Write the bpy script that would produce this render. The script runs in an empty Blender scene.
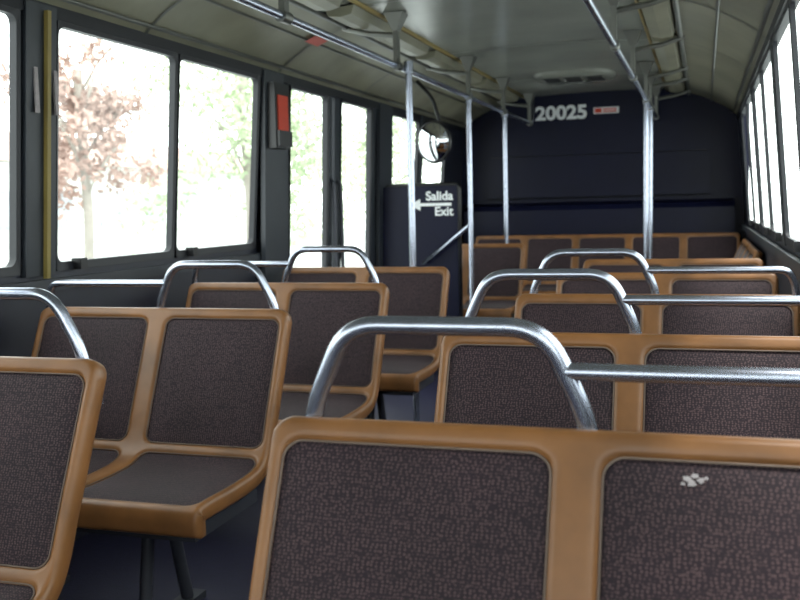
import bpy, bmesh, math, random
import numpy as np
from mathutils import Matrix, Vector
random.seed(7)
scene=bpy.context.scene
COL=scene.collection
try:
    scene.view_settings.view_transform='Standard'
except Exception: pass

# ------------------------------------------------------------ materials
def s2l(c):
    return tuple(((v/255)/12.92 if v/255<=0.04045 else ((v/255+0.055)/1.055)**2.4) for v in c)+(1,)
def mat(name,rgb,rough=.5,metal=0.0,var=.12,nscale=6,spec=.5,bump=0,bscale=60,coat=0):
    m=bpy.data.materials.new(name); m.use_nodes=True
    nt=m.node_tree; b=nt.nodes['Principled BSDF']
    b.inputs['Roughness'].default_value=rough; b.inputs['Metallic'].default_value=metal
    b.inputs['Specular IOR Level'].default_value=spec
    if coat: b.inputs['Coat Weight'].default_value=coat
    c=s2l(rgb)
    tc=nt.nodes.new('ShaderNodeTexCoord')
    n=nt.nodes.new('ShaderNodeTexNoise'); n.inputs['Scale'].default_value=nscale; n.inputs['Detail'].default_value=4
    nt.links.new(tc.outputs['Object'],n.inputs['Vector'])
    r=nt.nodes.new('ShaderNodeValToRGB')
    r.color_ramp.elements[0].position=.3; r.color_ramp.elements[1].position=.7
    r.color_ramp.elements[0].color=tuple(v*(1-var) for v in c[:3])+(1,)
    r.color_ramp.elements[1].color=tuple(min(1,v*(1+var)) for v in c[:3])+(1,)
    nt.links.new(n.outputs['Fac'],r.inputs['Fac']); nt.links.new(r.outputs['Color'],b.inputs['Base Color'])
    if bump:
        n2=nt.nodes.new('ShaderNodeTexNoise'); n2.inputs['Scale'].default_value=bscale
        nt.links.new(tc.outputs['Object'],n2.inputs['Vector'])
        bp=nt.nodes.new('ShaderNodeBump'); bp.inputs['Strength'].default_value=bump; bp.inputs['Distance'].default_value=.003
        nt.links.new(n2.outputs['Fac'],bp.inputs['Height']); nt.links.new(bp.outputs['Normal'],b.inputs['Normal'])
    return m
M={}
M['shell']=mat('seat_shell_ochre',(128,86,48),.42,var=.28,nscale=7)
M['pipe']=mat('seat_piping',(108,92,82),.7)
M['foam']=mat('exposed_padding',(165,158,160),.9,var=.1,nscale=60)
M['steel']=mat('brushed_steel_tube',(170,176,192),.27,.95,var=.05,nscale=30)
M['dsteel']=mat('painted_steel_dark',(60,62,70),.45,.3)
M['wall']=mat('wall_dark_laminate',(30,33,46),.45,var=.15)
M['frame']=mat('window_rubber',(20,22,30),.5)
M['pillar']=mat('pillar_dark_grey',(46,51,58),.45)
M['floor']=mat('floor_rubber',(25,24,54),.6,var=.2,nscale=40,bump=.4,bscale=200)
M['ceil']=mat('ceiling_laminate',(136,138,130),.25,var=.14,nscale=2)
M['cove']=mat('cove_panel',(132,130,112),.38,var=.2,nscale=3)
M['trim']=mat('aluminium_trim',(112,113,108),.35,.6)
M['cream']=mat('cream_trim',(168,148,92),.45)
M['navy']=mat('bulkhead_navy',(10,13,38),.42,var=.15,nscale=3,spec=.2)
M['black']=mat('black_plastic',(18,18,22),.4)
M['white']=mat('white_vinyl',(235,238,240),.5,var=.02)
M['red']=mat('red_orange_plastic',(205,62,34),.4)
M['yellow']=mat('yellow_strip',(140,124,66),.5)
M['mirror']=mat('mirror_silver',(225,228,232),.04,1.0,var=.01)
M['asph']=mat('asphalt_light',(178,182,182),.9)
M['leaf']=mat('tree_leaf',(166,180,148),.6,var=.15,nscale=2)
M['rleaf']=mat('shrub_leaf',(160,134,124),.6,var=.15,nscale=2)
M['bark']=mat('tree_bark',(150,144,136),.9)
M['fence']=mat('fence_paint',(150,154,152),.6)
M['wallext']=mat('pale_render_wall',(205,210,206),.9)
M['winext']=mat('building_window_dark',(150,160,166),.2)
# upholstery: fine woven speckle
def fabric():
    m=bpy.data.materials.new('upholstery_brown_weave'); m.use_nodes=True
    nt=m.node_tree; b=nt.nodes['Principled BSDF']; b.inputs['Roughness'].default_value=.75
    b.inputs['Sheen Weight'].default_value=.06; b.inputs['Specular IOR Level'].default_value=.35
    tc=nt.nodes.new('ShaderNodeTexCoord')
    mp=nt.nodes.new('ShaderNodeMapping'); mp.inputs['Rotation'].default_value=(.3,.0,.78)
    v=nt.nodes.new('ShaderNodeTexVoronoi'); v.inputs['Scale'].default_value=210; v.inputs['Randomness'].default_value=.5
    nt.links.new(tc.outputs['Object'],mp.inputs['Vector']); nt.links.new(mp.outputs['Vector'],v.inputs['Vector'])
    r=nt.nodes.new('ShaderNodeValToRGB')
    r.color_ramp.elements[0].position=.1; r.color_ramp.elements[0].color=s2l((108,84,86))
    r.color_ramp.elements[1].position=.55; r.color_ramp.elements[1].color=s2l((42,28,38))
    nt.links.new(v.outputs['Distance'],r.inputs['Fac'])
    n=nt.nodes.new('ShaderNodeTexNoise'); n.inputs['Scale'].default_value=4; n.inputs['Detail'].default_value=6
    nt.links.new(tc.outputs['Object'],n.inputs['Vector'])
    mx=nt.nodes.new('ShaderNodeMix'); mx.data_type='RGBA'; mx.blend_type='MULTIPLY'; mx.inputs[0].default_value=.75
    nt.links.new(r.outputs['Color'],mx.inputs[6]); nt.links.new(n.outputs['Fac'],mx.inputs[7])
    nt.links.new(mx.outputs[2],b.inputs['Base Color'])
    bp=nt.nodes.new('ShaderNodeBump'); bp.inputs['Strength'].default_value=.3; bp.inputs['Distance'].default_value=.001
    nt.links.new(v.outputs['Distance'],bp.inputs['Height']); nt.links.new(bp.outputs['Normal'],b.inputs['Normal'])
    return m
M['fabric']=fabric()
def glass():
    m=bpy.data.materials.new('window_glass'); m.use_nodes=True
    nt=m.node_tree; nt.nodes.clear()
    o=nt.nodes.new('ShaderNodeOutputMaterial'); mx=nt.nodes.new('ShaderNodeMixShader'); mx.inputs[0].default_value=.04
    t=nt.nodes.new('ShaderNodeBsdfTransparent'); t.inputs[0].default_value=(.95,.98,.98,1)
    g=nt.nodes.new('ShaderNodeBsdfGlossy'); g.inputs['Roughness'].default_value=.05
    nt.links.new(t.outputs[0],mx.inputs[1]); nt.links.new(g.outputs[0],mx.inputs[2]); nt.links.new(mx.outputs[0],o.inputs[0])
    return m
M['glass']=glass()

# ------------------------------------------------------------ helpers
def empty(name,loc=(0,0,0),rot=0):
    e=bpy.data.objects.new(name,None); e.location=loc; e.rotation_euler=(0,0,rot); COL.objects.link(e); e.empty_display_size=.1
    return e
def link(name,me,parent=None,loc=(0,0,0)):
    o=bpy.data.objects.new(name,me); COL.objects.link(o); o.location=loc
    if parent: o.parent=parent
    return o
def mk(name,verts,faces,m,smooth=False):
    me=bpy.data.meshes.new(name); me.from_pydata([tuple(v) for v in verts],[],faces)
    bm=bmesh.new(); bm.from_mesh(me); bmesh.ops.recalc_face_normals(bm,faces=bm.faces); bm.to_mesh(me); bm.free()
    me.materials.append(m)
    if smooth:
        for p in me.polygons: p.use_smooth=True
    return me
class B:
    def __init__(s): s.v=[]; s.f=[]
    def add(s,v,f):
        o=len(s.v); s.v+=list(v); s.f+=[tuple(i+o for i in q) for q in f]
    def box(s,x0,x1,y0,y1,z0,z1):
        s.add([(x,y,z) for x in (x0,x1) for y in (y0,y1) for z in (z0,z1)],
              [(0,1,3,2),(4,6,7,5),(0,4,5,1),(2,3,7,6),(0,2,6,4),(1,5,7,3)])
    def tube(s,pts,r,fil=.03,seg=12):
        P=[Vector(p) for p in pts]; out=[P[0]]
        for i in range(1,len(P)-1):
            a,b,c=P[i-1],P[i],P[i+1]
            f=min(fil,(a-b).length*.48,(c-b).length*.48)
            p0=b+(a-b).normalized()*f; p2=b+(c-b).normalized()*f
            for k in range(9):
                t=k/8; out.append(p0*(1-t)**2+b*2*t*(1-t)+p2*t*t)
        out.append(P[-1])
        rings=[]; n=None
        for i,p in enumerate(out):
            t=(out[min(i+1,len(out)-1)]-out[max(i-1,0)]).normalized()
            if n is None:
                n=t.orthogonal().normalized()
            n=(n-t*n.dot(t)).normalized(); b=t.cross(n)
            rings.append([p+(n*math.cos(2*math.pi*k/seg)+b*math.sin(2*math.pi*k/seg))*r for k in range(seg)])
        v=[q for rg in rings for q in rg]; f=[]
        for i in range(len(rings)-1):
            for k in range(seg):
                k2=(k+1)%seg; f.append((i*seg+k,i*seg+k2,(i+1)*seg+k2,(i+1)*seg+k))
        f.append(tuple(range(seg))); f.append(tuple((len(rings)-1)*seg+k for k in range(seg)))
        s.add(v,f)
    def mesh(s,name,m,smooth=False):
        return mk(name,s.v,s.f,m,smooth)
def smooth_by_angle(me,ang=40):
    bm=bmesh.new(); bm.from_mesh(me)
    for f in bm.faces: f.smooth=True
    for e in bm.edges:
        if len(e.link_faces)==2 and e.calc_face_angle(0)>math.radians(ang): e.smooth=False
    bm.to_mesh(me); bm.free()

# ------------------------------------------------------------ seat
PW=.45
ctrl=[(-.0,.90),(-.045,.80),(-.09,.70),(-.135,.60),(-.165,.53),(-.195,.485),(-.24,.462),(-.32,.455),(-.42,.455),(-.52,.458),(-.580,.453),(-.596,.425),(-.596,.375)]
def catmull(P,n=24):
    P=np.array(P); P=np.vstack([2*P[0]-P[1],P,2*P[-1]-P[-2]]); o=[]
    for i in range(1,len(P)-2):
        for k in range(n):
            t=k/n; o.append(.5*((2*P[i])+(-P[i-1]+P[i+1])*t+(2*P[i-1]-5*P[i]+4*P[i+1]-P[i+2])*t*t+(-P[i-1]+3*P[i]-3*P[i+1]+P[i+2])*t**3))
    o.append(P[-2]); return np.array(o)
prof=catmull(ctrl); seg_=np.r_[0,np.cumsum(np.linalg.norm(np.diff(prof,axis=0),axis=1))]; S=seg_[-1]
tang=np.gradient(prof,axis=0); tang/=np.linalg.norm(tang,axis=1)[:,None]
def P3(x,s,h):
    y=np.interp(s,seg_,prof[:,0]); z=np.interp(s,seg_,prof[:,1])
    ty=np.interp(s,seg_,tang[:,0]); tz=np.interp(s,seg_,tang[:,1]); l=math.hypot(ty,tz)
    return (x, y+tz/l*h, z-ty/l*h)
def pads(n):
    L=[]
    for k in range(n):
        x0=k*PW+(.023 if k==0 else .031); x1=(k+1)*PW-(.023 if k==n-1 else .031)
        L.append((x0,x1,.034,.435)); L.append((x0,x1,.460,S-.095))
    return L
RP=.030
def sdf(x,s,p,r=RP):
    cx,cs=(p[0]+p[1])/2,(p[2]+p[3])/2; hx,hs=(p[1]-p[0])/2,(p[3]-p[2])/2
    qx=abs(x-cx)-hx+r; qs=abs(s-cs)-hs+r
    return math.hypot(max(qx,0),max(qs,0))+min(max(qx,qs),0)-r
def make_shell(n,sg):
    W=n*PW; nx=66*n; ns=140; r=.036; T=.048; rr=.013
    xs=[W*(.5-.5*math.cos(math.pi*i/nx))*.15+W*i/nx*.85 for i in range(nx+1)]
    pl=pads(n); v=[];f=[]
    for side in (0,1):
        for i,x in enumerate(xs):
            dx=min(x,W-x); st=0
            if dx<r: st=r-math.sqrt(max(0,r*r-(r-dx)**2))
            for j in range(ns+1):
                s=st+(S-st)*j/ns
                e=min(dx,s-st,S-s)
                if dx<r and s<r: e=max(0,r-math.hypot(r-dx,r-s))
                rnd=rr-math.sqrt(max(0,rr*rr-(rr-e)**2)) if e<rr else 0
                if side==0:
                    h=-rnd
                    d=min(sdf(x,s,p) for p in pl)
                    t=min(1,max(0,(.004-d)/.010)); h-=.012*t*t*(3-2*t)
                else: h=-T+rnd*.6
                q=P3(x*sg,s,h); v.append(q)
    N=(nx+1)*(ns+1); idx=lambda sd,i,j: sd*N+i*(ns+1)+j
    for sd in (0,1):
        for i in range(nx):
            for j in range(ns):
                f.append((idx(sd,i,j),idx(sd,i+1,j),idx(sd,i+1,j+1),idx(sd,i,j+1)))
    for i in range(nx):
        for j in (0,ns): f.append((idx(0,i,j),idx(0,i+1,j),idx(1,i+1,j),idx(1,i,j)))
    for j in range(ns):
        for i in (0,nx): f.append((idx(0,i,j),idx(0,i,j+1),idx(1,i,j+1),idx(1,i,j)))
    return mk('seat_shell_%d_%d'%(n,sg),v,f,M['shell'],True)
def rr_contour(p,r=RP,na=8,nl=14):
    cx,cs=(p[0]+p[1])/2,(p[2]+p[3])/2; hx,hs=(p[1]-p[0])/2,(p[3]-p[2])/2
    pts=[]
    for (sx,ss,a0) in ((1,1,0),(-1,1,90),(-1,-1,180),(1,-1,270)):
        ox,os_=cx+sx*(hx-r),cs+ss*(hs-r)
        for k in range(na+1):
            a=math.radians(a0+90*k/na); pts.append((ox+r*math.cos(a),os_+r*math.sin(a)))
    out=[]
    for i,q in enumerate(pts):
        q2=pts[(i+1)%len(pts)]; d=math.dist(q,q2)
        out.append(q)
        if d>.05:
            for k in range(1,nl): out.append((q[0]+(q2[0]-q[0])*k/nl,q[1]+(q2[1]-q[1])*k/nl))
    return out,(cx,cs)
def make_pads(n,sg):
    b=B(); pp=B()
    for p in pads(n):
        c,(cx,cs)=rr_contour(p); m=len(c)
        rings=[1,.985,.96,.92,.85,.76,.66,.55,.44,.33,.22,.11]
        v=[];f=[]
        for rg in rings:
            h=-.0105+.008*(1-rg**10)+.004*(1-rg**2)
            for (x,s) in c: v.append(P3((cx+(x-cx)*rg)*sg,cs+(s-cs)*rg,h))
        v.append(P3(cx*sg,cs,.0015))
        for i in range(len(rings)-1):
            for k in range(m):
                k2=(k+1)%m; f.append((i*m+k,i*m+k2,(i+1)*m+k2,(i+1)*m+k))
        o=(len(rings)-1)*m
        for k in range(m): f.append((o+k,o+(k+1)%m,len(v)-1))
        b.add(v,f)
        ring=[P3((cx+(x-cx)*.985)*sg,cs+(s-cs)*.985,-.005) for x,s in c]; ring=ring+[ring[0]]
        pp.tube(ring,.0020,0.0001,6)
    return b.mesh('seat_pads_%d_%d'%(n,sg),M['fabric'],True), pp.mesh('seat_piping_%d_%d'%(n,sg),M['pipe'],True)
def make_handle(sg):
    b=B(); y=.012
    b.tube([(.052*sg,y+.02,.80),(.055*sg,y+.012,.90),(.118*sg,y,1.032),(.402*sg,y,1.032),(.462*sg,y+.012,.90),(.468*sg,y+.02,.80)],.0135,.05,14)
    b.tube([(.432*sg,y+.004,.972),(.862*sg,y+.004,.972),(.885*sg,y+.015,.92),(.888*sg,y+.02,.80)],.012,.035,14)
    b.box(min(.03*sg,.08*sg),max(.03*sg,.08*sg),.02,.05,.79,.83)
    b.box(min(.445*sg,.495*sg),max(.445*sg,.495*sg),.02,.05,.79,.83)
    me=b.mesh('seat_grab_handle_%d'%sg,M['steel'],True); smooth_by_angle(me); return me
def make_under(n,sg):
    b=B(); W=n*PW
    for y in (-.24,-.48): b.tube([(.03*sg,y,.392),((W-.03)*sg,y,.392)],.018)
    x0,x1=sorted((.03*sg,(W-.03)*sg)); b.box(x0,x1,-.56,-.20,.355,.405)
    for x in (.30,W-.10):
        b.tube([(x*sg,-.34,.39),(x*sg,-.40,.02)],.019)
        b.tube([(x*sg,-.26,.39),(x*sg,-.16,.02)],.019)
        b.box(min((x-.03)*sg,(x+.03)*sg),max((x-.03)*sg,(x+.03)*sg),-.45,-.10,0,.022)
    me=b.mesh('seat_underframe_%d_%d'%(n,sg),M['dsteel'],True); smooth_by_angle(me); return me
meshes={}
def seat(name,loc,sg=1,rot=0,n=2,handle=True,under=True):
    k=(n,sg)
    if k not in meshes:
        pd,pi_=make_pads(n,sg); meshes[k]=(make_shell(n,sg),pd,pi_,make_under(n,sg))
    e=empty(name,loc,rot)
    sh,pd,pi_,un=meshes[k]
    link('seat_shell',sh,e); link('upholstery_pads',pd,e); link('pad_piping',pi_,e)
    if under: link('underframe',un,e)
    if handle:
        if ('h',sg) not in meshes: meshes[('h',sg)]=make_handle(sg)
        link('grab_handle',meshes[('h',sg)],e)
    return e
XA,XB=-.608,-1.205
for i in range(5):
    e=seat('bus_seat',(XA,1.269+.965*i,0),1,handle=i<3)
    if i==0:  # torn spot showing padding
        b=B()
        for (cx,cs,r) in ((.590,.060,.006),(.600,.056,.005),(.596,.065,.006),(.607,.061,.005),(.613,.058,.003),(.585,.067,.003)):
            k=14; v=[P3(cx+r*(1+.4*random.uniform(-1,1))*math.cos(2*math.pi*q/k),cs+r*.7*(1+.4*random.uniform(-1,1))*math.sin(2*math.pi*q/k),.0003) for q in range(k)]+[P3(cx,cs,.0014)]
            b.add(v,[(q,(q+1)%k,k) for q in range(k)])
        link('torn_spot',b.mesh('torn_spot',M['foam'],True),e)
for i in range(4): seat('bus_seat',(XB,1.698+.965*i,0),-1,handle=i<3)
# side facing pairs along right wall
for i in range(2): seat('side_facing_bus_seat',(.285,6.72+.94*i,0),1,rot=-math.pi/2,handle=False)
seat('bus_seat',(-1.30,7.25,-.0),-1,handle=False)
seat('rear_bench_seat',(-1.96,8.44,.02),1,n=5,handle=False)

# ------------------------------------------------------------ shell of the bus
C=-.93; Y0=-2.2; Y1=8.8; ZS,ZT=1.01,1.86; HS=1.27; HT=1.205
def hx(z):
    if z<=ZS: return HS
    return HS+(HT-HS)*(z-ZS)/(ZT-ZS)
T=.014
def slab(b,side,y0,y1,z0,z1,inn=0,th=T):
    v=[]
    for (o) in (-inn,th):
        for y in (y0,y1):
            for z in (z0,z1): v.append((C+side*(hx(z)+o),y,z))
    b.add(v,[(0,1,3,2),(4,6,7,5),(0,4,5,1),(2,3,7,6),(0,2,6,4),(1,5,7,3)])
panesL=[(-1.95,-1.15,0),(-.95,-.18,0),(-.14,.66,0),(.98,1.81,0),(1.84,2.665,0),(2.87,3.65,0),(3.68,4.44,0),(6.60,7.30,0),(7.42,8.12,0)]
doorL=[(4.83,5.37),(5.60,6.15)]
panesR=[(-1.95,-1.15,0),(-.95,-.18,0),(-.14,.66,0),(.98,1.77,0),(1.80,2.60,0),(2.76,3.57,0),(3.60,4.40,0),(4.56,5.37,0),(5.40,6.22,0),(6.38,7.18,0),(7.21,8.02,0)]
def build_wall(side,panes,door):
    nm='wall_left' if side<0 else 'wall_right'
    b=B()
    segs=[(Y0,4.72),(6.26,Y1)] if door else [(Y0,Y1)]
    for a,c in segs:
        slab(b,side,a,c,0,ZS)
        ps=[p for p in panes if p[0]>=a and p[1]<=c]
        cur=a
        for p in ps:
            slab(b,side,cur,p[0],ZS,ZT); cur=p[1]
        slab(b,side,cur,c,ZS,ZT)
    slab(b,side,Y0,Y1,ZT,2.02)
    link(nm,b.mesh(nm,M['wall']))
    b=B(); prev=None; inn=.022 if side<0 else .006
    for p in panes:
        if prev is not None and p[0]-prev>.1 and not (door and prev<4.7<p[0]):
            slab(b,side,prev+.025,p[0]-.025,ZS-.02,ZT+.04,inn=inn,th=0)
        prev=p[1]
    if door:
        slab(b,side,4.47,4.70,0.02,ZT+.04,inn=.025,th=0); slab(b,side,6.28,6.56,0.02,ZT+.04,inn=.025,th=0)
    link('trim_1' if side<0 else 'trim_2',b.mesh('pillar_cover',M['pillar']))
    b=B()
    for a,c in segs: slab(b,side,a,c,ZS-.075,ZS-.035,inn=.03,th=0)
    link('trim_3' if side<0 else 'trim_4',b.mesh('sill_ledge',M['pillar']))
    for i,p in enumerate(panes):
        e=empty('window_%d'%(i+1+(0 if side<0 else 20)))
        window(e,side,p[0],p[1],ZS,ZT)
def rring(y0,y1,z0,z1,r,na=6):
    pts=[]
    for (sy,sz,a0) in ((1,1,0),(-1,1,90),(-1,-1,180),(1,-1,270)):
        oy=(y1-r) if sy>0 else (y0+r); oz=(z1-r) if sz>0 else (z0+r)
        for k in range(na+1):
            a=math.radians(a0+90*k/na); pts.append((oy+r*math.cos(a),oz+r*math.sin(a)))
    return pts
def window(e,side,y0,y1,z0,z1,fw=.02,r=.03):
    A=rring(y0-.008,y1+.008,z0-.01,z1+.01,.012); I=rring(y0+fw*.3,y1-fw*.3,z0+fw,z1-fw*.6,r)
    n=len(A); v=[]
    pi_=-.014 if side<0 else -.006; po=.02 if side<0 else .013
    for (cont,o) in ((A,pi_),(I,pi_*.6),(I,po),(A,po)):
        for (y,z) in cont: v.append((C+side*(hx(z)+o),y,z))
    f=[]
    for q in range(4):
        for k in range(n):
            k2=(k+1)%n; q2=(q+1)%4
            f.append((q*n+k,q*n+k2,q2*n+k2,q2*n+k))
    link('frame',mk('window_frame',v,f,M['frame']),e)
    v=[(C+side*(hx(z)+.004),y,z) for y,z in I]
    link('glass',mk('window_glass',v,[tuple(range(n))],M['glass']),e)
    b=B(); b.box(C+side*(hx(z0)-.03),C+side*(hx(z0)-.005),y0+.09,y0+.13,z0-.01,z0+.03) if side>0 else b.box(C-(hx(z0)-.005),C-(hx(z0)-.045),y0+.09,y0+.13,z0-.01,z0+.03)
    link('latch',b.mesh('latch',M['black']),e)
build_wall(-1,panesL,True); build_wall(1,panesR,False)
e=empty('door_1')
b=B()
for (a,c) in ((4.72,5.46),(5.50,6.26)):
    g0,g1=doorL[0] if a<5 else doorL[1]
    slab(b,-1,a,g0,0.03,ZT,th=.03); slab(b,-1,g1,c,.03,ZT,th=.03); slab(b,-1,g0,g1,.03,.36,th=.03)
link('leaf_panels',b.mesh('door_leaves',M['pillar']),e)
for g0,g1 in doorL:
    window(e,-1,g0,g1,.36,ZT)
b=B()
for y in (5.43,5.54): b.tube([(C-1.25,y,.75),(C-1.2,y,.78),(C-1.2,y,1.35),(C-1.24,y,1.38)],.012)
link('pull_bars',b.mesh('door_bars',M['dsteel'],True),e)
b=B(); b.box(C-1.30,C+1.30,Y0,Y1+.06,-.05,0); link('floor',b.mesh('floor',M['floor']))
b=B(); b.box(C-.27+.0,C-.265,Y0,8.0,0.0005,.004); b.box(C+.30,C+.305,Y0,8.0,0.0005,.004); link('trim_5',b.mesh('aisle_edge',M['dsteel']))
cp=[(1.20,1.90),(1.165,1.935),(1.09,1.99),(1.0,2.04),(.90,2.085),(.80,2.115)]
cc=[(.80,2.115),(.78,2.135),(.6,2.155),(.3,2.17),(0,2.175)]
def sweep(pts,y0,y1,th=.02):
    v=[];f=[]
    for y in (y0,y1):
        for x,z in pts: v.append((C+x,y,z))
    n=len(pts)
    for k in range(n-1): f.append((k,k+1,n+k+1,n+k))
    return v,f
b=B(); full=cc+[(-x,z) for x,z in cc[::-1][1:]]
v,f=sweep(full,Y0,Y1); b.add(v,f); 
v,f=sweep([(-1.30,2.26),(1.30,2.26)],Y0,Y1+.06); b.add(v,f)
link('ceiling',b.mesh('ceiling',M['ceil'],True))
b=B()
for sd in (-1,1):
    v,f=sweep([(sd*x,z) for x,z in cp],Y0,Y1); b.add(v,f)
link('trim_11',b.mesh('cove',M['cove'],True))
b=B(); tb=B(); cr=B()
for sd in (-1,1):
    X=C+sd*1.19
    b.box(min(X,X+sd*.05),max(X,X+sd*.05),Y0,Y1,1.865,1.915)
    tb.tube([(C+sd*.80,Y0,2.108),(C+sd*.80,Y1,2.108)],.014,0,8)
    tb.tube([(C+sd*1.165,Y0,1.934),(C+sd*1.165,Y1,1.934)],.010,0,8)
    tb.tube([(C+sd*.985,Y0,2.046),(C+sd*.985,Y1,2.046)],.007,0,8)
    cr.tube([(C+sd*.62,Y0,2.15),(C+sd*.62,Y1,2.15)],.012,0,8)
    for k in range(9):
        y=-1.6+1.25*k
        pr=[(sd*x*.999,z-.004) for x,z in cp]
        v,f=sweep(pr,y,y+.018); tb.add(v,f)
for k in range(6):
    y=-.4+1.6*k; v,f=sweep([(x,z-.003) for x,z in full[1:-1]],y,y+.012); tb.add(v,f)
link('trim_6',b.mesh('header_trim',M['frame'])); link('trim_7',tb.mesh('ceiling_trim',M['trim'],True)); link('trim_8',cr.mesh('ceiling_cream_trim',M['cream'],True))
# fluorescent fixture lenses (switched off) between handrail and cove
b=B()
for sd in (-1,1):
    for k in range(7):
        y=-1.5+1.45*k
        prof_=[(sd*.775,2.128),(sd*.76,2.095),(sd*.70,2.088),(sd*.645,2.10),(sd*.63,2.14)]
        v,f=sweep(prof_,y,y+1.3); b.add(v,f); n=len(prof_); b.add([(C+x,y,z) for x,z in prof_],[tuple(range(n))]); b.add([(C+x,y+1.3,z) for x,z in prof_],[tuple(range(n))])
link('trim_9',b.mesh('light_lens',M['cove'],False))
e=empty('roof_hatch')
b=B()
for (a,c,d,g) in ((-.34,.34,3.1,3.14),(-.34,.34,3.72,3.76),(-.34,-.30,3.1,3.76),(.30,.34,3.1,3.76)): b.box(C+a,C+c,d,g,2.135,2.178)
link('frame',b.mesh('hatch_frame',M['trim']),e)
b=B(); b.box(C-.30,C+.30,3.14,3.72,2.15,2.165); link('lid',b.mesh('hatch_lid',M['ceil']),e)
b=B(); b.tube([(C-.08,3.3,2.15),(C-.08,3.3,2.11),(C+.08,3.3,2.11),(C+.08,3.3,2.15)],.01); link('lever',b.mesh('hatch_lever',M['dsteel'],True),e)
e=empty('ceiling_vent')
b=B(); n=32
def disc_dome(cx,cy,cz,rx,ry,hh):
    v=[];f=[]
    rg=[(1,0),(1,.4),(.93,.8),(.8,1)]
    for r_,h_ in rg:
        for k in range(n):
            a=2*math.pi*k/n; v.append((cx+rx*r_*math.copysign(abs(math.cos(a))**.6,math.cos(a)),cy+ry*r_*math.copysign(abs(math.sin(a))**.8,math.sin(a)),cz-hh*h_))
    for i in range(3):
        for k in range(n): f.append((i*n+k,i*n+(k+1)%n,(i+1)*n+(k+1)%n,(i+1)*n+k))
    f.append(tuple(3*n+k for k in range(n)))
    return v,f
v,f=disc_dome(C-.02,7.55,2.172,.31,.30,.04); b.add(v,f); link('housing',b.mesh('vent_housing',M['ceil'],True),e)
b=B()
for k in range(3):
    for q in range(3): b.box(C-.24+.16*q,C-.12+.16*q,7.38+.10*k,7.42+.10*k,2.125,2.134)
link('slots',b.mesh('vent_slots',M['black']),e)

# rear bulkhead
b=B(); b.box(C-1.30,C+1.30,Y1,Y1+.06,0,2.26); link('wall_back',b.mesh('wall_back',M['navy']))
b=B(); v=[]
pl=[(-.98,1.24),(.98,1.24),(1.0,1.9),(.78,2.08),(-.78,2.08),(-1.0,1.9)]
for y in (8.77,8.80): v+=[(C+x,y,z) for x,z in pl]
f=[tuple(range(6)),tuple(range(6,12))]+[(k,(k+1)%6,6+(k+1)%6,6+k) for k in range(6)]
b.add(v,f); link('trim_10',b.mesh('panel',M['navy']))
b=B(); v=[(C+x,y,z) for x in (-1.18,1.18) for y,z in ((8.60,.30),(8.63,1.13),(8.66,1.17),(8.765,1.2),(8.765,.3))]
b.add(v,[(0,1,6,5),(1,2,7,6),(2,3,8,7),(3,4,9,8),(0,1,2,3,4),(5,6,7,8,9)]); link('rear_engine_cover',b.mesh('ledge',M['navy']))
b=B(); b.tube([(C-.98,8.765,1.24),(C+.98,8.765,1.24)],.006,0,6); b.tube([(C-.95,8.765,1.62),(C+.95,8.765,1.62)],.004,0,6)
link('trim_12',b.mesh('seams',M['black']))
def text(name,body,size,loc,m,parent=None,align='LEFT',bold=0.004):
    cu=bpy.data.curves.new(name,'FONT'); cu.body=body; cu.size=size; cu.align_x=align; cu.extrude=.001; cu.offset=bold
    o=bpy.data.objects.new(name,cu); COL.objects.link(o)
    bpy.context.view_layer.update()
    me=bpy.data.meshes.new_from_object(o.evaluated_get(bpy.context.evaluated_depsgraph_get()))
    bpy.data.objects.remove(o); me.materials.clear(); me.materials.append(m)
    o=link(name,me,parent,loc); o.rotation_euler=(math.pi/2,0,0); return o
e=empty('fleet_number_sign'); t=text('digits','20025',.165,(-1.46,8.764,1.945),M['white'],e,bold=.006)
w=max(v.co.x for v in t.data.vertices); t.scale=(.46/w,1,1)
e=empty('warning_sticker'); b=B(); b.box(-.94,-.72,8.762,8.768,1.975,2.03); link('label',b.mesh('label',M['white']),e)
b=B(); b.box(-.93,-.87,8.759,8.763,1.983,2.022); b.box(-.86,-.74,8.759,8.763,2.007,2.018); b.box(-.86,-.74,8.759,8.763,1.985,1.997); link('print',b.mesh('print',M['red']),e)

# front end with windshield (behind the viewer)
b=B(); b.box(C-1.30,C+1.30,Y0-.06,Y0,0,.75); b.box(C-1.30,C+1.30,Y0-.06,Y0,1.98,2.26)
for x0,x1 in ((-1.30,-1.2),(-.03,.03),(1.2,1.30)): b.box(C+x0,C+x1,Y0-.06,Y0,.75,1.98)
link('wall_front',b.mesh('wall_front',M['wall']))

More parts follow.
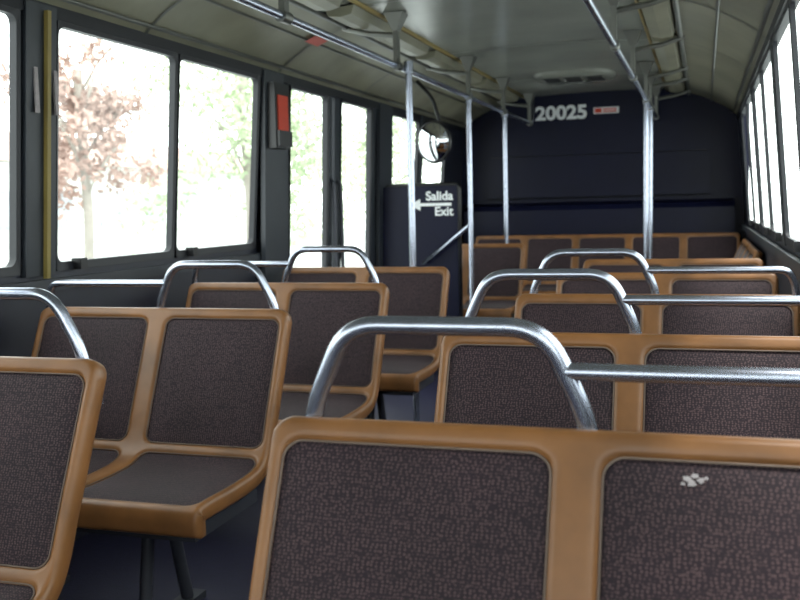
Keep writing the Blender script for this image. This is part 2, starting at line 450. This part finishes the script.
# ------------------------------------------------------------ rails and poles
ZR=1.90; XL,XR=-1.47,-.39
def pole(x,y,parent,zb=0,zt=ZR):
    b=B(); b.tube([(x,y,zb+.005),(x,y,zt)],.0165,0,14); b.tube([(x,y,zt-.035),(x,y,zt+.02)],.024,0,14)
    b.tube([(x,y,zb+.001),(x,y,zb+.02)],.04,0,14)
    me=b.mesh('pole',M['steel'],True); smooth_by_angle(me); link('stanchion_pole',me,parent)
for (X,ys,nm) in ((XL,[-1.5,-.3,.9,2.1,3.3,4.66,6.2,7.35,8.5],0),(XR,[-1.5,-.3,.9,2.1,3.3,4.5,5.7,7.0,7.6,8.5],1)):
    e=empty('overhead_handrail')
    b=B(); b.tube([(X,Y0+.2,2.16),(X,Y0+.25,ZR),(X,8.62,ZR),(X,8.70,2.16)],.016,.08,12)
    link('rail',b.mesh('rail',M['steel'],True),e)
    br=B(); 
    for y in ys:
        sd=-1 if X<C else 1
        br.box(X-.012,X+.012,y-.02,y+.02,ZR+.01,2.10)
        br.add([(X-.05,y-.05,2.155),(X+.05,y-.05,2.155),(X+.05,y+.05,2.155),(X-.05,y+.05,2.155),(X-.015,y-.022,2.07),(X+.015,y-.022,2.07),(X+.015,y+.022,2.07),(X-.015,y+.022,2.07)],
               [(0,1,2,3),(4,5,6,7),(0,1,5,4),(1,2,6,5),(2,3,7,6),(3,0,4,7)])
        br.tube([(X,y-.035,ZR),(X,y+.035,ZR)],.024,0,12)
        br.tube([(X+sd*.01,y,2.05),(X+sd*.16,y,2.07),(X+sd*.28,y,2.105)],.014,.02,8)
    me=br.mesh('brackets',M['trim'],True); smooth_by_angle(me); link('brackets',me,e)
    for (px,py) in (((-1.415,4.68),(XL,6.2),(XL,7.40)) if X==XL else ((XR,7.0),(XR,7.6))): pole(px,py,e)

# exit partition with sign
e=empty('exit_partition')
b=B(); 
b.box(-2.14,-1.60,6.36,6.39,.12,1.33); link('panel',b.mesh('panel',M['navy']),e)
b=B(); b.tube([(-2.12,6.375,.01),(-2.12,6.375,1.34),(-1.59,6.375,1.34),(-1.59,6.375,.005)],.014,.04,10); link('tube_frame',b.mesh('tf',M['black'],True),e)
b=B(); b.tube([(-1.84,6.32,.80),(-1.50,6.30,1.06),(-1.47,6.22,1.07)],.016,.02,10); link('assist_bar',b.mesh('ab',M['steel'],True),e)
text('salida_text','Salida',.085,(-1.82,6.355,1.235),M['white'],e,bold=.002)
text('exit_text','Exit',.085,(-1.76,6.355,1.13),M['white'],e,bold=.002)
b=B(); v=[(-1.94,6.354,1.205),(-1.86,6.354,1.245),(-1.86,6.354,1.165),(-1.86,6.354,1.215),(-1.86,6.354,1.195),(-1.64,6.354,1.195),(-1.64,6.354,1.215)]
b.add(v,[(0,1,2),(3,4,5,6)]); link('arrow',b.mesh('arrow',M['white']),e)

# convex mirror
e=empty('convex_mirror',(-1.66,6.0,1.605))
n=40
R_=.115
v=[(0,-.035,0)]; f=[]
for k in range(1,9):
    r_=R_*k/8
    for i in range(n): a=2*math.pi*i/n; v.append((r_*math.cos(a),-.035+.035*(k/8)**2,r_*1.1*math.sin(a)))
for i in range(n): f.append((0,1+i,1+(i+1)%n))
for k in range(7):
    for i in range(n): f.append((1+k*n+i,1+k*n+(i+1)%n,1+(k+1)*n+(i+1)%n,1+(k+1)*n+i))
link('mirror_face',mk('mirror_face',v,f,M['mirror'],True),e)
v=[];f=[]
for (s_,y) in ((.97,-.004),(1.06,-.004),(1.10,.01),(1.0,.04),(.5,.07),(.12,.08)):
    for i in range(n): a=2*math.pi*i/n; v.append((R_*s_*math.cos(a),y,R_*1.1*s_*math.sin(a)))
for k in range(5):
    for i in range(n): f.append((k*n+i,k*n+(i+1)%n,(k+1)*n+(i+1)%n,(k+1)*n+i))
f.append(tuple(5*n+i for i in range(n)))
link('housing',mk('mirror_housing',v,f,M['black'],True),e)
b=B(); b.tube([(0,.07,0),(0,.11,.10),(-.05,.11,.28),(-.16,.11,.40)],.012,.05,10); link('arm',b.mesh('arm',M['black'],True),e)
e.rotation_euler=(math.radians(4),0,math.radians(-14))

# emergency release + strip + labels on left pillars
e=empty('emergency_door_release')
b=B(); xw=C-hx(1.7)+.03
b.box(xw,xw+.05,4.53,4.65,1.60,1.78); link('cover',b.mesh('cover',M['red']),e)
b=B(); b.box(xw,xw+.06,4.51,4.67,1.52,1.60); b.box(xw,xw+.045,4.50,4.68,1.51,1.84); link('box',b.mesh('box',M['black']),e)
e=empty('pillar_strip')
b=B(); v=[]
for z in (.98,1.88):
    x=C-hx(z)+.024
    for dx,y in ((0,2.775),(.016,2.775),(.016,2.793),(0,2.793)): v.append((x+dx,y,z))
b.add(v,[(0,1,2,3),(4,5,6,7),(0,1,5,4),(1,2,6,5),(2,3,7,6),(3,0,4,7)]); link('strip',b.mesh('strip',M['yellow']),e)
b=B()
for y in (2.725,2.825):
    x=C-hx(1.62)+.024; b.box(x,x+.008,y,y+.016,1.54,1.69)
link('labels',b.mesh('labels',M['foam']),e)
e=empty('notice_sticker'); b=B()
b.add([(C-.985-.004,4.55,2.035),(C-.985-.004,4.72,2.035),(C-.93,4.72,2.060),(C-.93,4.55,2.060)],[(0,1,2,3)]); link('label',b.mesh('label',M['red']),e)

# ------------------------------------------------------------ outside
b=B(); b.add([(-80,-80,-.75),(80,-80,-.75),(80,80,-.75),(-80,80,-.75)],[(0,1,2,3)]); link('parking_ground',b.mesh('ground',M['asph']))
def tree(name,loc,h,rad,nl,lm,trunk=True):
    e=empty(name,loc)
    b=B()
    if trunk:
        b.tube([(0,0,0),(.1,0,h*.3),(-.05,.1,h*.6),(0,0,h*.85)],.12,.3,10)
        for k in range(9):
            a=k*2.4; z=h*(.35+.05*k); b.tube([(0,0,z),(math.cos(a)*rad*.4,math.sin(a)*rad*.4,z+h*.12),(math.cos(a)*rad*.8,math.sin(a)*rad*.8,z+h*.2)],.035,.2,6)
        link('trunk',b.mesh('trunk',M['bark'],True),e)
    b=B(); cl=[(random.gauss(0,rad*.5),random.gauss(0,rad*.5),h*.62+random.gauss(0,h*.17)) for _ in range(30)]
    for i in range(nl):
        c=random.choice(cl); p=Vector((c[0]+random.gauss(0,rad*.18),c[1]+random.gauss(0,rad*.18),max(.05,c[2]+random.gauss(0,rad*.16))))
        u=Vector((random.gauss(0,1),random.gauss(0,1),random.gauss(0,1))).normalized(); w=u.orthogonal().normalized(); s_=random.uniform(.07,.13)
        b.add([p-u*s_,p+w*s_*.5,p+u*s_,p-w*s_*.5],[(0,1,2,3)])
    link('foliage',b.mesh('foliage',lm),e)
tree('broadleaf_tree',(-12,24.0,-.75),6.6,2.5,4800,M['leaf'])
tree('broadleaf_tree',(-12,36,-.75),7,2.8,4200,M['leaf'])
tree('flowering_tree',(-14.5,20.2,-.75),6.4,1.2,3000,M['rleaf'],True)
tree('broadleaf_tree',(-15,9,-.75),6,2.2,2500,M['leaf'])
tree('broadleaf_tree',(9,44,-.75),6,3,2500,M['leaf'])
e=empty('perimeter_fence'); b=B()
for z in (-.3,.25,.9): b.box(-19.03,-18.97,-6,62,z,z+.05)
for k in range(220): b.box(-19.01,-18.99,-6+k*.3,-5.965+k*.3,-.75,1.05)
link('bars',b.mesh('bars',M['fence']),e)
e=empty('distant_building'); b=B(); b.box(-36,-27,22,58,-.75,3.4); link('walls',b.mesh('walls',M['wallext']),e)
b=B(); b.add([(-26.4,21.5,3.4),(-26.4,58.5,3.4),(-36.6,58.5,3.4),(-36.6,21.5,3.4),(-31.5,21.5,5.2),(-31.5,58.5,5.2)],[(0,1,5,4),(2,3,4,5),(0,4,3),(1,2,5),(0,3,2,1)]); link('roof',b.mesh('roof',M['rleaf']),e)
b=B()
for k in range(9): b.box(-27.02,-26.96,23.5+3.8*k,25.3+3.8*k,.6,2.2)
link('building_windows',b.mesh('bw',M['winext']),e)

# ------------------------------------------------------------ light
w=bpy.data.worlds.new('overcast_sky'); scene.world=w; w.use_nodes=True
nt=w.node_tree; bg=nt.nodes['Background']
bg.inputs[0].default_value=(.93,.99,.96,1); bg.inputs[1].default_value=4.8
sl=bpy.data.lights.new('hazy_sun','SUN'); sl.energy=4; sl.angle=.2; sl.color=(1,.96,.9)
so=bpy.data.objects.new('hazy_sun',sl); COL.objects.link(so)
so.rotation_euler=Vector((.30,-.15,1)).to_track_quat('Z','Y').to_euler()

# ------------------------------------------------------------ camera
cam=bpy.data.cameras.new('camera'); co=bpy.data.objects.new('camera',cam); COL.objects.link(co)
cam.sensor_width=36; cam.lens=956.9/800*36; cam.clip_start=.02
cam.dof.use_dof=True; cam.dof.focus_distance=2.2; cam.dof.aperture_fstop=5.6
Rm=Matrix.Rotation(.3083,4,'Z')@Matrix.Rotation(math.pi/2-.0978,4,'X')@Matrix.Rotation(-.0242,4,'Z')
co.matrix_world=Matrix.Translation((0,0,1.2))@Rm
scene.camera=co
